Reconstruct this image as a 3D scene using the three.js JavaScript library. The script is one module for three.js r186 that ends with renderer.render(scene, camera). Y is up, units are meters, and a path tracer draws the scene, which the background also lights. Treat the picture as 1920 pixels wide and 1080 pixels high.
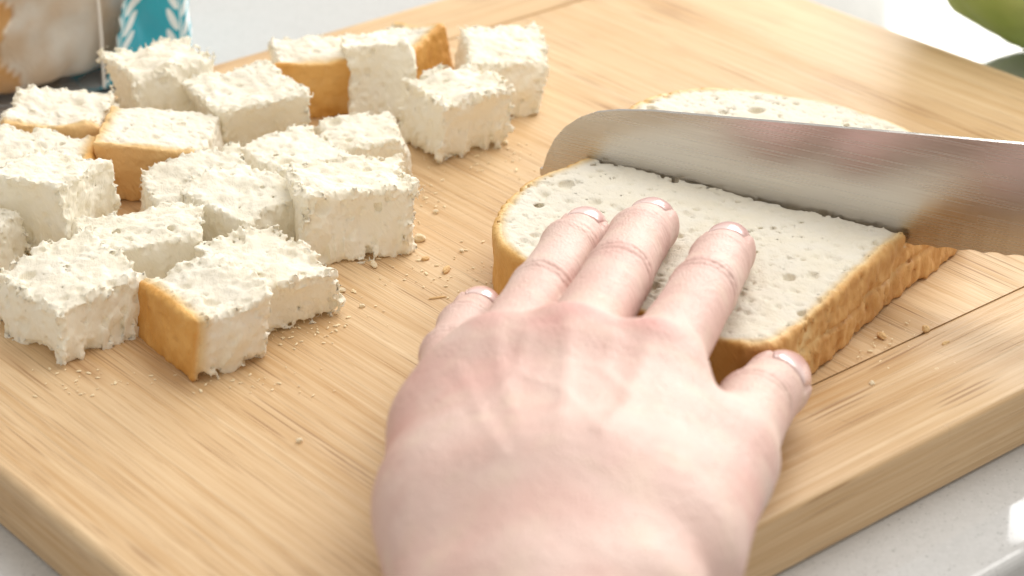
import * as THREE from 'three';
import { mergeGeometries } from 'three/addons/utils/BufferGeometryUtils.js';
import { RectAreaLightUniformsLib } from 'three/addons/lights/RectAreaLightUniformsLib.js';

// ---------------------------------------------------------------- camera, light, exposure
const scene = new THREE.Scene();
const camera = new THREE.PerspectiveCamera(14.34, 16 / 9, 0.02, 20);
const PITCH = 27.5 * Math.PI / 180, DIST = 0.62;
camera.position.set(0, DIST * Math.sin(PITCH), DIST * Math.cos(PITCH));
camera.lookAt(0, 0, 0);
camera.focus = 0.615;
camera.userData.fStop = 13.5;
scene.add(camera);

const renderer = new THREE.WebGLRenderer({ antialias: true });
renderer.toneMapping = THREE.LinearToneMapping;
renderer.toneMappingExposure = 1.01;
renderer.shadowMap.enabled = true;

scene.background = new THREE.Color().setRGB(0.72, 0.69, 0.635);      // pale kitchen all round: soft fill
RectAreaLightUniformsLib.init();

// a glowing rectangle in a white frame with a light of the same size just in front of it; facing = [turn, tip] of its face
function lamp(name, label, category, glowPart, w, h, at, facing, intensity, glow, color) {
  const g = new THREE.Group(); g.name = name; g.userData = { label, category }; g.position.set(...at); g.rotation.order = 'YXZ'; g.rotation.set(facing[1], facing[0], 0); scene.add(g);
  const pane = new THREE.Mesh(new THREE.BoxGeometry(w, h, 0.01), new THREE.MeshStandardMaterial({ color: 0x222222, emissive: color, emissiveIntensity: glow })); pane.name = glowPart; g.add(pane);
  const rim = [];
  for (const s of [-1, 1]) { rim.push(new THREE.BoxGeometry(w + 0.08, 0.04, 0.03).translate(0, s * (h / 2 + 0.021), 0)); rim.push(new THREE.BoxGeometry(0.04, h, 0.03).translate(s * (w / 2 + 0.021), 0, 0)); }
  const frame = new THREE.Mesh(mergeGeometries(rim), new THREE.MeshStandardMaterial({ color: 0xe8e8e6, roughness: 0.5 })); frame.name = 'frame'; g.add(frame);
  const l = new THREE.RectAreaLight(color, intensity, w, h); l.name = name + '_glow'; l.position.set(0, 0, -0.008); g.add(l);   // shines along -z
  return g;
}
const DAY = new THREE.Color().setRGB(1.0, 0.97, 0.92);
lamp('kitchen_window', 'low wide bright kitchen window behind the counter', 'window', 'window_pane', 1.5, 0.68, [1.11, 0.60, -1.5], [Math.PI, 0], 11.0, 1.2, DAY);
lamp('ceiling_light', 'large square white light panel above the counter', 'ceiling light', 'diffuser', 1.2, 1.2, [0.50, 1.30, -0.60], [0, -Math.PI / 2], 3.9, 1.0, DAY);
lamp('ceiling_strip_light', 'long narrow white light panel on the ceiling', 'ceiling light', 'diffuser', 0.9, 0.36, [0.656 + 0.765 * 0.45 + 0.644 * 0.18, 1.483, -2.19 - 0.644 * 0.45 + 0.765 * 0.18], [Math.atan2(0.644, 0.765), -Math.PI / 2], 7, 2, new THREE.Color(1, 1, 1));

// ---------------------------------------------------------------- helpers
function rng(seed) { let a = seed >>> 0; return () => { a = (a + 0x6D2B79F5) | 0; let t = Math.imul(a ^ (a >>> 15), 1 | a); t = (t + Math.imul(t ^ (t >>> 7), 61 | t)) ^ t; return ((t ^ (t >>> 14)) >>> 0) / 4294967296; }; }
function hash(x, y, z) { let h = Math.imul(x, 374761393) ^ Math.imul(y, 668265263) ^ Math.imul(z, 1274126177); h = Math.imul(h ^ (h >>> 13), 1274126177); h ^= h >>> 16; h = Math.imul(h, 0x85ebca6b); return ((h ^ (h >>> 15)) >>> 0) / 4294967296; }
const sm = (t) => t * t * (3 - 2 * t);
function noise(x, y, z) {                                            // value noise, -1 to 1
  const i = Math.floor(x), j = Math.floor(y), k = Math.floor(z), u = sm(x - i), v = sm(y - j), w = sm(z - k);
  const L = (a, b, t) => a + (b - a) * t;
  return 2 * L(L(L(hash(i, j, k), hash(i + 1, j, k), u), L(hash(i, j + 1, k), hash(i + 1, j + 1, k), u), v),
    L(L(hash(i, j, k + 1), hash(i + 1, j, k + 1), u), L(hash(i, j + 1, k + 1), hash(i + 1, j + 1, k + 1), u), v), w) - 1;
}
const fbm = (x, y, z, n = 3) => { let s = 0, a = 0.5; for (let i = 0; i < n; i++) { s += a * noise(x, y, z); x = x * 2.03 + 7.1; y = y * 2.03 + 3.7; z = z * 2.03 + 1.3; a *= 0.5; } return s; };
const clamp = (x, a = 0, b = 1) => Math.min(b, Math.max(a, x));
const step = (a, b, x) => sm(clamp((x - a) / (b - a)));
const mix = (a, b, t) => a + (b - a) * t;
const mix3 = (a, b, t) => [mix(a[0], b[0], t), mix(a[1], b[1], t), mix(a[2], b[2], t)];
const smin = (a, b, k) => { const h = Math.max(k - Math.abs(a - b), 0) / k; return Math.min(a, b) - h * h * k * 0.25; };
const smax = (a, b, k) => -smin(-a, -b, k);
const taken = new Map();
function numbered(name) { const n = taken.get(name) ?? 0; taken.set(name, n + 1); return n ? `${name}_${String(n).padStart(3, '0')}` : name; }
function add(o, parent) { o.castShadow = o.receiveShadow = true; parent.add(o); return o; }
function part(name, geo, mat, parent) { const m = new THREE.Mesh(geo, mat); m.name = name; return add(m, parent); }
function top(o, name, label, category, group, kind) { o.name = numbered(name); o.userData = { label, category }; if (group) o.userData.group = group; if (kind) o.userData.kind = kind; return add(o, scene); }

// Surface nets: field in centimetres -> vertices in centimetres and quads
function nets(f, lo, hi, cell) {
  const n = [0, 1, 2].map((k) => Math.ceil((hi[k] - lo[k]) / cell) + 1), [nx, ny, nz] = n;
  const F = new Float32Array(nx * ny * nz), at = (i, j, k) => i + nx * (j + ny * k);
  for (let k = 0; k < nz; k++) for (let j = 0; j < ny; j++) for (let i = 0; i < nx; i++) F[at(i, j, k)] = f(lo[0] + i * cell, lo[1] + j * cell, lo[2] + k * cell);
  const id = new Int32Array(nx * ny * nz).fill(-1), P = [], idx = [];
  const co = [0, 1, nx, nx + 1, nx * ny, nx * ny + 1, nx * ny + nx, nx * ny + nx + 1];
  const E = [[0, 1], [2, 3], [4, 5], [6, 7], [0, 2], [1, 3], [4, 6], [5, 7], [0, 4], [1, 5], [2, 6], [3, 7]];
  for (let k = 0; k < nz - 1; k++) for (let j = 0; j < ny - 1; j++) for (let i = 0; i < nx - 1; i++) {
    const b = at(i, j, k); let m = 0;
    for (let c = 0; c < 8; c++) if (F[b + co[c]] < 0) m |= 1 << c;
    if (m === 0 || m === 255) continue;
    let x = 0, y = 0, z = 0, q = 0;
    for (const [a, c] of E) {
      const A = F[b + co[a]], C = F[b + co[c]];
      if ((A < 0) === (C < 0)) continue;
      const t = A / (A - C);
      x += (a & 1) + t * ((c & 1) - (a & 1)); y += ((a >> 1) & 1) + t * (((c >> 1) & 1) - ((a >> 1) & 1)); z += ((a >> 2) & 1) + t * (((c >> 2) & 1) - ((a >> 2) & 1)); q++;
    }
    id[b] = P.length / 3; P.push(lo[0] + (i + x / q) * cell, lo[1] + (j + y / q) * cell, lo[2] + (k + z / q) * cell);
  }
  const quad = (a, b, c, d, flip) => { if (a < 0 || b < 0 || c < 0 || d < 0) return; flip ? idx.push(a, c, b, a, d, c) : idx.push(a, b, c, a, c, d); };
  for (let k = 1; k < nz - 1; k++) for (let j = 1; j < ny - 1; j++) for (let i = 1; i < nx - 1; i++) {
    const b = at(i, j, k), s = F[b] < 0;
    if (s !== F[b + 1] < 0) quad(id[b], id[b - nx], id[b - nx - nx * ny], id[b - nx * ny], s ? 1 : 0);
    if (s !== F[b + nx] < 0) quad(id[b], id[b - nx * ny], id[b - 1 - nx * ny], id[b - 1], s ? 1 : 0);
    if (s !== F[b + nx * ny] < 0) quad(id[b], id[b - 1], id[b - 1 - nx], id[b - nx], s ? 1 : 0);
  }
  return { P, idx };
}
// geometry (metres) from nets(), coloured by paint(x, y, z) in linear rgb; keep(x, y, z) splits it by triangle
function shell(net, paint, split, uvOf) {
  const { P, idx } = net, nv = P.length / 3;
  const g = new THREE.BufferGeometry();
  const pos = new Float32Array(P.length), col = new Float32Array(P.length), uv = new Float32Array(nv * 2);
  for (let i = 0; i < nv; i++) {
    const x = P[3 * i], y = P[3 * i + 1], z = P[3 * i + 2];
    pos[3 * i] = x / 100; pos[3 * i + 1] = y / 100; pos[3 * i + 2] = z / 100;
    const c = paint(x, y, z); col[3 * i] = c[0]; col[3 * i + 1] = c[1]; col[3 * i + 2] = c[2];
    const t = uvOf ? uvOf(x, y, z) : [x + 0.5 * y, z + 0.5 * y]; uv[2 * i] = t[0] / 100; uv[2 * i + 1] = t[1] / 100;
  }
  g.setAttribute('position', new THREE.BufferAttribute(pos, 3)); g.setAttribute('color', new THREE.BufferAttribute(col, 3)); g.setAttribute('uv', new THREE.BufferAttribute(uv, 2));
  // outward winding
  let vol = 0;
  for (let i = 0; i < idx.length; i += 3) { const a = 3 * idx[i], b = 3 * idx[i + 1], c = 3 * idx[i + 2]; vol += P[a] * (P[b + 1] * P[c + 2] - P[b + 2] * P[c + 1]) - P[a + 1] * (P[b] * P[c + 2] - P[b + 2] * P[c]) + P[a + 2] * (P[b] * P[c + 1] - P[b + 1] * P[c]); }
  if (vol < 0) for (let i = 0; i < idx.length; i += 3) { const t = idx[i + 1]; idx[i + 1] = idx[i + 2]; idx[i + 2] = t; }
  g.setIndex(idx); g.computeVertexNormals();
  if (!split) return g;
  const A = [], B = [];
  for (let i = 0; i < idx.length; i += 3) {
    const m = (o) => (P[3 * idx[i] + o] + P[3 * idx[i + 1] + o] + P[3 * idx[i + 2] + o]) / 3;
    (split(m(0), m(1), m(2)) ? A : B).push(idx[i], idx[i + 1], idx[i + 2]);
  }
  return [A, B].map((list) => {                                      // compact copies with the shared normals
    const map = new Map(), keep = []; const ni = list.map((v) => { if (!map.has(v)) { map.set(v, keep.length); keep.push(v); } return map.get(v); });
    const h = new THREE.BufferGeometry();
    for (const [name, size] of [['position', 3], ['normal', 3], ['color', 3], ['uv', 2]]) {
      const src = g.attributes[name].array, out = new Float32Array(keep.length * size);
      keep.forEach((v, k) => { for (let c = 0; c < size; c++) out[k * size + c] = src[v * size + c]; });
      h.setAttribute(name, new THREE.BufferAttribute(out, size));
    }
    h.setIndex(ni); return h;
  });
}
function texture(w, h, fn, srgb) {
  const d = new Uint8Array(w * h * 4);
  for (let y = 0; y < h; y++) for (let x = 0; x < w; x++) { const c = fn(x, y), o = 4 * (x + w * y); for (let k = 0; k < 3; k++) d[o + k] = clamp(Array.isArray(c) ? c[k] : c) * 255; d[o + 3] = 255; }
  const t = new THREE.DataTexture(d, w, h); t.magFilter = THREE.LinearFilter; t.minFilter = THREE.LinearMipmapLinearFilter; t.wrapS = t.wrapT = THREE.RepeatWrapping; t.generateMipmaps = true;
  if (srgb) t.colorSpace = THREE.SRGBColorSpace; t.needsUpdate = true; return t;
}
const toS = (x) => (x <= 0.0031308 ? 12.92 * x : 1.055 * Math.pow(x, 1 / 2.4) - 0.055);
const S = (c) => c.map((x) => toS(clamp(x)));

// ---------------------------------------------------------------- the setting: counter
// Board and counter share two axes: U runs away to the right, V towards the right front.
const YAW = Math.atan2(0.644, 0.765);                                // turn about y that carries +x onto U and +z onto V
const BOARD_T = 1.7;                                                  // cm
{
  const g = new THREE.Group(); g.name = 'countertop'; g.userData = { kind: 'structure' }; g.rotation.y = YAW; scene.add(g);
  const N = 1024, r = rng(5);
  const speck = new Float32Array(N * N);
  for (let k = 0; k < 6500; k++) { const x = r() * N, y = r() * N, R = 0.8 + 2.2 * r() * r(), v = r() < 0.62 ? -(0.12 + 0.30 * r()) : 0.12; for (let j = -4; j <= 4; j++) for (let i = -4; i <= 4; i++) { const d = Math.hypot(i, j * (0.7 + 0.6 * r())); if (d < R) speck[((Math.floor(x) + i + N) % N) + N * ((Math.floor(y) + j + N) % N)] += v * (1 - d / (R + 0.5)); } }
  const map = texture(N, N, (x, y) => { const n = 0.035 * hash(x, y, 3) + 0.02 * noise(x / 9, y / 9, 1); const b = 0.51 + n + speck[x + N * y]; return S([b * 0.99, b * 0.985, b * 0.975]); }, true);
  map.repeat.set(1 / 0.12, 1 / 0.12);
  const mat = new THREE.MeshPhysicalMaterial({ map, roughness: 0.07, ior: 1.5 });
  // slab with a rounded front edge, profile in (V, y), drawn out along U
  const s = new THREE.Shape(), v1 = 0.1562, t = 0.03, R = 0.004;
  s.moveTo(-1.4, 0); s.lineTo(v1 - R, 0); s.quadraticCurveTo(v1, 0, v1, -R); s.lineTo(v1, -t); s.lineTo(-1.4, -t);
  const e = new THREE.ExtrudeGeometry(s, { depth: 2.6, bevelEnabled: false, curveSegments: 6 });
  e.rotateY(-Math.PI / 2); // x -> z, z -> -x
  e.translate(1.6, -BOARD_T / 100, 0);
  const p = e.attributes.position, uv = e.attributes.uv;
  for (let i = 0; i < p.count; i++) uv.setXY(i, p.getX(i), p.getZ(i) - p.getY(i));
  part('slab', e, mat, g);
  // cupboard front under the counter's edge
  const cab = new THREE.Mesh(new THREE.BoxGeometry(2.6, 0.8, 0.02), new THREE.MeshStandardMaterial({ color: 0x8d8d8b, roughness: 0.6 })); cab.name = 'cupboard_front'; cab.position.set(0.3, -0.45, 0.12); add(cab, g);
  const floor = new THREE.Mesh(new THREE.BoxGeometry(4, 0.02, 3), new THREE.MeshStandardMaterial({ color: 0x9a9894, roughness: 0.7 })); floor.name = 'floor'; floor.userData = { kind: 'structure' }; floor.position.set(0, -0.9, 0.8); add(floor, scene);
}

// ---------------------------------------------------------------- cutting board
{
  const board = new THREE.Group(); board.rotation.y = YAW; board.position.y = -BOARD_T / 100;
  top(board, 'cutting_board', 'thick pale bamboo cutting board lying on the grey counter', 'cutting board');
  const N = 2048, r = rng(11);
  // bamboo: fibres run along the texture's y; strips of slightly different tone across x
  const make = (W, L, seed, stains, scratches) => {                  // W, L in cm: size of the tile
    const strips = []; let x0 = 0; const q = rng(seed); while (x0 < W) { strips.push([x0, q()]); x0 += 1.6 + 0.7 * q(); }
    const px = W / N, py = L / N, H = new Float32Array(N * N), C = new Float32Array(N * N * 3);
    let si = 0;
    for (let x = 0; x < N; x++) {
      const X = x * px; while (si < strips.length - 1 && strips[si + 1][0] <= X) si++;
      const tone = strips[si][1], sd = si * 17.3 + seed;
      for (let y = 0; y < N; y++) {
        const Y = y * py;
        const wob = X + 0.10 * noise(X * 0.5, Y * 0.12, sd);
        const broad = fbm(wob * 1.7, Y * 0.06, sd, 2), mid = fbm(wob * 7, Y * 0.10, sd + 5, 2), fine = noise(wob * 26, Y * 0.35, sd + 9), hair = noise(wob * 60, Y * 0.7, sd + 2);
        let dark = step(0.30, 0.75, fine) * step(-0.25, 0.35, noise(X * 1.3, Y * 0.35, sd + 31)) + 0.7 * step(0.45, 0.85, hair) * step(-0.1, 0.5, noise(X * 1.9 + 9, Y * 0.3, sd + 77));
        let k = 0.5 + 0.26 * broad + 0.32 * mid + 0.20 * (tone - 0.5) + 0.15 * hair + 0.17 * fine;
        let c = mix3([0.470, 0.265, 0.100], [0.735, 0.555, 0.350], clamp(k * 1.05));
        c = mix3(c, [0.30, 0.15, 0.055], 0.78 * clamp(dark));
        for (const [a, b, rx, ry, str] of stains) { const d = Math.hypot((X - a) / rx, (Y - b) / ry) + 0.5 * fbm(X * 1.2, Y * 0.5, 4, 3); const w = step(1.0, 0.25, d); if (w > 0) c = mix3(c, [0.30, 0.14, 0.045], str * w * (0.6 + 0.5 * fine)); }
        const o = x + N * y; C[3 * o] = c[0]; C[3 * o + 1] = c[1]; C[3 * o + 2] = c[2];
        H[o] = 0.62 - 0.34 * clamp(dark) + 0.10 * fine + 0.05 * hair;
      }
    }
    for (let k = 0; k < 9000; k++) {                                     // single fibres, dark and pale, in loose bundles
      const bundle = Math.floor(q() * 60), X0 = (q() < 0.6 ? (bundle + 0.35 * (q() + q() - 1)) * W / 60 : q() * W), Y0 = q() * L, len = 0.5 + 5 * q() * q(), dk = q() < 0.68, al = (dk ? 0.14 + 0.46 * q() * q() : 0.12 + 0.26 * q()), drift = 0.03 * (q() - 0.5);
      for (let i = 0, n = Math.ceil(len / py); i <= n; i++) { const t = i / n, x = Math.round((X0 + drift * i * py) / px), y = Math.round(Y0 / py + i); if (x < 0 || x >= N || y < 0 || y >= N) continue; const o = x + N * y, w = al * Math.sin(Math.PI * t) * (0.6 + 0.4 * hash(i >> 3, k, 1)); for (let e = 0; e < 3; e++) C[3 * o + e] = mix(C[3 * o + e], (dk ? [0.27, 0.13, 0.045] : [0.86, 0.68, 0.44])[e], w); H[o] = clamp(H[o] - (dk ? 0.5 : -0.1) * w); }
    }
    for (const [x0] of strips) { const x = Math.round(x0 / px); if (x > 0 && x < N) for (let y = 0; y < N; y++) { const o = x + N * y, w = 0.18 + 0.12 * noise(1, y / 40, x); for (let e = 0; e < 3; e++) C[3 * o + e] *= 1 - w; H[o] -= 0.25; } }
    for (const [a, b, c, d, w, str] of scratches) {                    // knife marks (cm)
      const n = Math.ceil(Math.hypot((c - a) / px, (d - b) / py)) * 2;
      for (let i = 0; i <= n; i++) { const t = i / n, x = Math.round((a + (c - a) * t + 0.012 * Math.sin(t * 9)) / px), y = Math.round((b + (d - b) * t) / py), f = Math.sin(Math.PI * t) * str; for (let j = -w; j <= w; j++) { const xx = x, yy = y + j; if (xx < 0 || yy < 0 || xx >= N || yy >= N) continue; const o = xx + N * yy; H[o] = Math.min(H[o], 0.5 - 0.4 * f); for (let k = 0; k < 3; k++) C[3 * o + k] *= 1 - 0.16 * f; } }
    }
    const map = texture(N, N, (x, y) => { const o = 3 * (x + N * y); return S([C[o], C[o + 1], C[o + 2]]); }, true), bump = texture(N, N, (x, y) => H[x + N * y]);
    for (const t of [map, bump]) t.repeat.set(100 / W, 100 / L);
    return new THREE.MeshPhysicalMaterial({ map, bumpMap: bump, bumpScale: 0.00025, roughness: 0.48, ior: 1.45 });
  };
  // field: U -15.2..22.6, V -15.4..8.85; end strips to -18.7 and 12.5
  const scr = []; for (let k = 0; k < 90; k++) { const a = 14 + 14 * r(), b = 8 + 15 * r(), l = 1 + 3.5 * r(), t = 0.35 + 0.5 * r(); scr.push([a, b, a + l * Math.cos(t), b + l * Math.sin(t) * 0.7, 0, 0.25 + 0.5 * r()]); }
  const field = make(38, 25, 3, [[4.0, 11.6, 0.7, 1.7, 0.75], [3.0, 10.2, 0.5, 1.5, 0.5], [5.4, 13.6, 0.5, 1.8, 0.3], [9.4, 9.2, 0.7, 2.0, 0.25], [12.0, 16.0, 1.0, 1.6, 0.16], [25, 19, 0.5, 2.2, 0.2]], scr);
  const scr2 = []; for (let k = 0; k < 14; k++) { const a = 0.5 + 3 * r(), b = 13 + 12 * r(), l = 0.2 + 0.7 * r(); scr2.push([a, b, a + l, b + 0.5 * l * (r() - 0.3), 0, 0.3 + 0.6 * r()]); }
  const ends = make(19, 38, 8, [], scr2);
  const bar = (a, b, ra, rb, h) => {                                    // cross-section from a to b with top corners rounded by ra and rb (cm)
    const s = new THREE.Shape(); s.moveTo(a + 0.1, 0); s.lineTo(b - 0.1, 0); s.lineTo(b, 0.1); s.lineTo(b, h - rb); s.absarc(b - rb, h - rb, rb, 0, Math.PI / 2, false); s.lineTo(a + ra, h); s.absarc(a + ra, h - ra, ra, Math.PI / 2, Math.PI, false); s.lineTo(a, 0.1); s.closePath(); return s;
  };
  const drawn = (shape, len) => new THREE.ExtrudeGeometry(shape, { depth: len, bevelEnabled: false, curveSegments: 5 });
  const fix = (g, mapUV) => { const p = g.attributes.position, uv = g.attributes.uv; for (let i = 0; i < p.count; i++) { const x = p.getX(i), y = p.getY(i), z = p.getZ(i); const t = mapUV(x, y, z); uv.setXY(i, t[0] / 100, t[1] / 100); } g.scale(0.01, 0.01, 0.01); g.computeVertexNormals(); return g; };
  { const g = drawn(bar(-15.2, 22.6, 0.22, 0.22, BOARD_T), 24.25); g.translate(0, 0, -15.4); part('panel', fix(g, (x, y, z) => [x + 15.2 + (x < 0 ? BOARD_T - y : y - BOARD_T) , z + 15.4]), field, board); }
  for (const [v0, v1, ra, rb] of [[-18.7, -15.41, 0.22, 0.05], [8.92, 12.5, 0.09, 0.15]]) {
    const g = drawn(bar(v0, v1, ra, rb, BOARD_T + 0.06), 37.8); g.rotateY(-Math.PI / 2); g.translate(22.6, 0, 0);
    part('end_strip', fix(g, (x, y, z) => [(z > 0 ? z - 8.85 + (BOARD_T - y) : z + 18.7 + 7 - (BOARD_T - y)), x + 15.2]), ends, board);
  }
}

// ---------------------------------------------------------------- bread
const grainBump = texture(256, 256, (x, y) => 0.5 + 0.35 * (hash(x, y, 1) - 0.5) + 0.3 * noise(x / 4, y / 4, 2) + 0.3 * noise(x / 10, y / 10, 5));
grainBump.repeat.set(1 / 0.02, 1 / 0.02);
const crumbMat = new THREE.MeshPhysicalMaterial({ vertexColors: true, roughness: 1, transmission: 0.28, thickness: 0, bumpMap: grainBump, bumpScale: 0.00016, specularIntensity: 0.3 });
const crustMat = new THREE.MeshPhysicalMaterial({ vertexColors: true, roughness: 0.55, bumpMap: grainBump, bumpScale: 0.00015, specularIntensity: 0.6 });
const CRUMB = [0.99, 0.955, 0.855], CRUMB2 = [0.986, 0.92, 0.745], GOLD = [0.74, 0.42, 0.13], BROWN = [0.60, 0.285, 0.06], DEEP = [0.33, 0.115, 0.022];

// distance to the nearest gas bubble of the crumb
function pores(x, y, z, s, cell, r0, r1, share, sq = 1) {
  const X = x / cell, Y = y / cell, Z = z / cell, i0 = Math.floor(X), j0 = Math.floor(Y), k0 = Math.floor(Z); let best = 9;
  for (let k = k0 - 1; k <= k0 + 1; k++) for (let j = j0 - 1; j <= j0 + 1; j++) for (let i = i0 - 1; i <= i0 + 1; i++) {
    const h = hash(i + s * 131, j + s * 17, k - s * 61); if (h > share) continue;
    const a = hash(i + 7, j + s, k), b = hash(i, j + 13 + s, k), c = hash(i, j, k + 29 + s), q = h / share;
    const dx = (i + a - X) * cell, dy = (j + b - Y) * cell * sq, dz = (k + c - Z) * cell;
    const d = Math.sqrt(dx * dx + dy * dy + dz * dz) - (r0 + (r1 - r0) * q * q * q);
    if (d < best) best = d;
  }
  return best;
}
function crumby(base, x, y, z, s, amount = 1, deep = 1) {
  if (base > 0.35 || base < -0.45) return base;
  let d = base + 0.026 * noise(x * 4, y * 4, z * 4 + s) + 0.018 * noise(x * 10, y * 10, z * 10 + s) + 0.016 * noise(x * 22, y * 22, z * 22);
  if (amount > 0) {
    const thin = 0.12 * (1 - amount), p = pores(x, y, z, s, 0.22, 0.035, 0.10, 0.75), mid = pores(x, y, z, s + 5, 0.40, 0.05, 0.16, 0.6), big = pores(x, y, z, s + 3, 0.85, 0.09, 0.25, 0.55);
    d = smax(d, smin(-(p + thin), base + 0.06 * deep, 0.035), 0.045 / deep);
    d = smax(d, smin(-(mid + thin), base + 0.11 * deep, 0.05), 0.055 / deep);          // fine open bubbles: shallow cups
    d = smax(d, smin(-(big + thin), base + 0.20, 0.06), 0.06);         // fewer large ones, deeper
  }
  return d;
}
const crumbColor = (x, y, z, s) => mix3(CRUMB, CRUMB2, clamp(0.30 + 0.5 * fbm(x * 2.2, y * 2.2, z * 2.2 + s, 3)));

// --- cut cubes: x, z centre, base height y, turn of the local x axis, size, crust faces, tilt
function breadCube(i, o) {
  const { x, z, y = 0, turn = 0, size, crust = [], pale = 0, tilt = [0, 0], rag = 1, soft = 0.06 } = o;
  const [sx, sy, sz] = [size[0] * 1.08, size[1] * (0.93 + 0.10 * hash(i, 5, 2)), size[2] * 1.08], s = 40 + i * 7.31, si = 40 + i * 7, hx = sx / 2, hy = sy / 2, hz = sz / 2, face = { '+x': [0, 1], '-x': [0, -1], '+z': [2, 1], '-z': [2, -1], '+y': [1, 1] };
  const toCrust = (px, py, pz) => { let d = 9; for (const f of crust) { const [ax, sg] = face[f]; const e = (ax === 0 ? hx : ax === 1 ? hy : hz) - sg * [px, py, pz][ax]; d = Math.min(d, e); } return d; };
  const kx = 0.36 * (hash(i, 1, 9) - 0.5), kz = 0.36 * (hash(i, 2, 9) - 0.5), tx = 0.22 * (hash(i, 3, 9) - 0.5), tz = 0.22 * (hash(i, 4, 9) - 0.5);   // squashed: sides lean, the top slopes
  const field = (px0, py0, pz0) => {
    const px = px0 + kx * (py0 + hy), pz = pz0 + kz * (py0 + hy), py = py0 - (tx * px0 + tz * pz0) * step(-hy, hy, py0);
    const c = toCrust(px, py, pz), away = step(0.05, 0.3, c);
    const wx = px + away * (0.26 * noise(py * 0.6 + s, pz * 0.5, s) + 0.05 * noise(py * 1.4, pz * 1.4, s)), wz = pz + away * (0.26 * noise(py * 0.6, s, px * 0.5) + 0.05 * noise(px * 1.4, s, py * 1.4));
    const qx = Math.abs(wx) - hx + soft, qz = Math.abs(wz) - hz + soft, qy = Math.abs(py) - hy + soft;
    let b = Math.hypot(Math.max(qx, 0), Math.max(qy, 0), Math.max(qz, 0)) + Math.min(Math.max(qx, qy, qz), 0) - soft;
    if (b > 0.6 || b < -0.7) return b;
    // torn sides: shreds hang down, the foot is frayed
    const low = step(hy * 0.3, -hy, py);
    b += away * rag * (0.07 * noise(px * 2.1 + s, py * 0.8, pz * 2.1) + 0.03 * noise(px * 5.2, py * 2.2 + s, pz * 5.2) + low * (0.06 - 0.17 * Math.pow(1 - Math.abs(noise(px * 5, py * 1.1 + s, pz * 5)), 3)));
    b = smax(b, -(py + hy - away * rag * Math.max(0, 0.10 + 0.42 * noise(px * 2.6 + s, 0.5, pz * 2.6)) * step(0.55, 0.05, Math.min(hx - Math.abs(px), hz - Math.abs(pz)))), 0.06);
    b += 0.10 * noise(px * 0.9, s, pz * 0.9) * step(0, hy, py) * rag;
    const m1 = Math.max(qx, qz, qy), m3 = Math.min(qx, qz, qy), second = qx + qy + qz - m1 - m3, fray = step(-0.28, -0.02, second) * away * rag;   // tufts along torn edges
    if (fray > 0) { const n = 1 - Math.abs(noise(px * 6.5, py * 6.5 + s, pz * 6.5)); b += fray * (0.07 * noise(px * 3 + s, py * 3, pz * 3) + 0.05 - 0.15 * n * n * n * n); }
    b += (1 - away) * (0.05 * noise(px * 1.1, py * 1.1 + s, pz * 1.1) + 0.018 * noise(px * 4, py * 4, pz * 4 + s));
    return crumby(b, px, py, pz, si, 0.15 + 0.85 * step(0.08, 0.35, c));
  };
  const net = nets(field, [-hx - 0.75, -hy - 0.25, -hz - 0.75], [hx + 0.75, hy + 0.65, hz + 0.75], 0.058);
  const lean = (f) => (px, py, pz) => f(px + kx * (py + hy), py - (tx * px + tz * pz) * step(-hy, hy, py), pz + kz * (py + hy));
  const paint = lean((px, py, pz) => {
    const c = toCrust(px, py, pz) + 0.05 * fbm(px * 3, py * 3, pz * 3 + s, 2), k = crumbColor(px, py, pz, s);
    if (c > 0.5) return k;
    const out = mix3(mix3(GOLD, BROWN, clamp(0.5 + 1.3 * fbm(px * 1.1 + s, py * 1.1, pz * 1.1, 4))), DEEP, 0.35 * step(0.25, 0.7, fbm(px * 2 + 3, py * 2, pz * 2 + s, 3))).map((v, n) => mix(v, [0.80, 0.58, 0.31][n], pale));
    return mix3(out, mix3([0.84, 0.62, 0.32], k, step(0.10, 0.50, c)), step(0.02, 0.20, c));
  });
  const g = new THREE.Group(); g.position.set(x / 100, (y + hy - 0.04) / 100, z / 100); g.rotation.set(tilt[0], -turn * Math.PI / 180, tilt[1], 'YXZ');
  top(g, 'bread_cube', o.label, 'bread cube', 'cut bread cubes heaped on the board');
  if (crust.length) {
    const [a, b] = shell(net, paint, lean((px, py, pz) => toCrust(px, py, pz) < 0.13));
    part('crumb', b, crumbMat, g); part('crust', a, crustMat, g);
  } else part('crumb', shell(net, paint), crumbMat, g);
}
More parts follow.
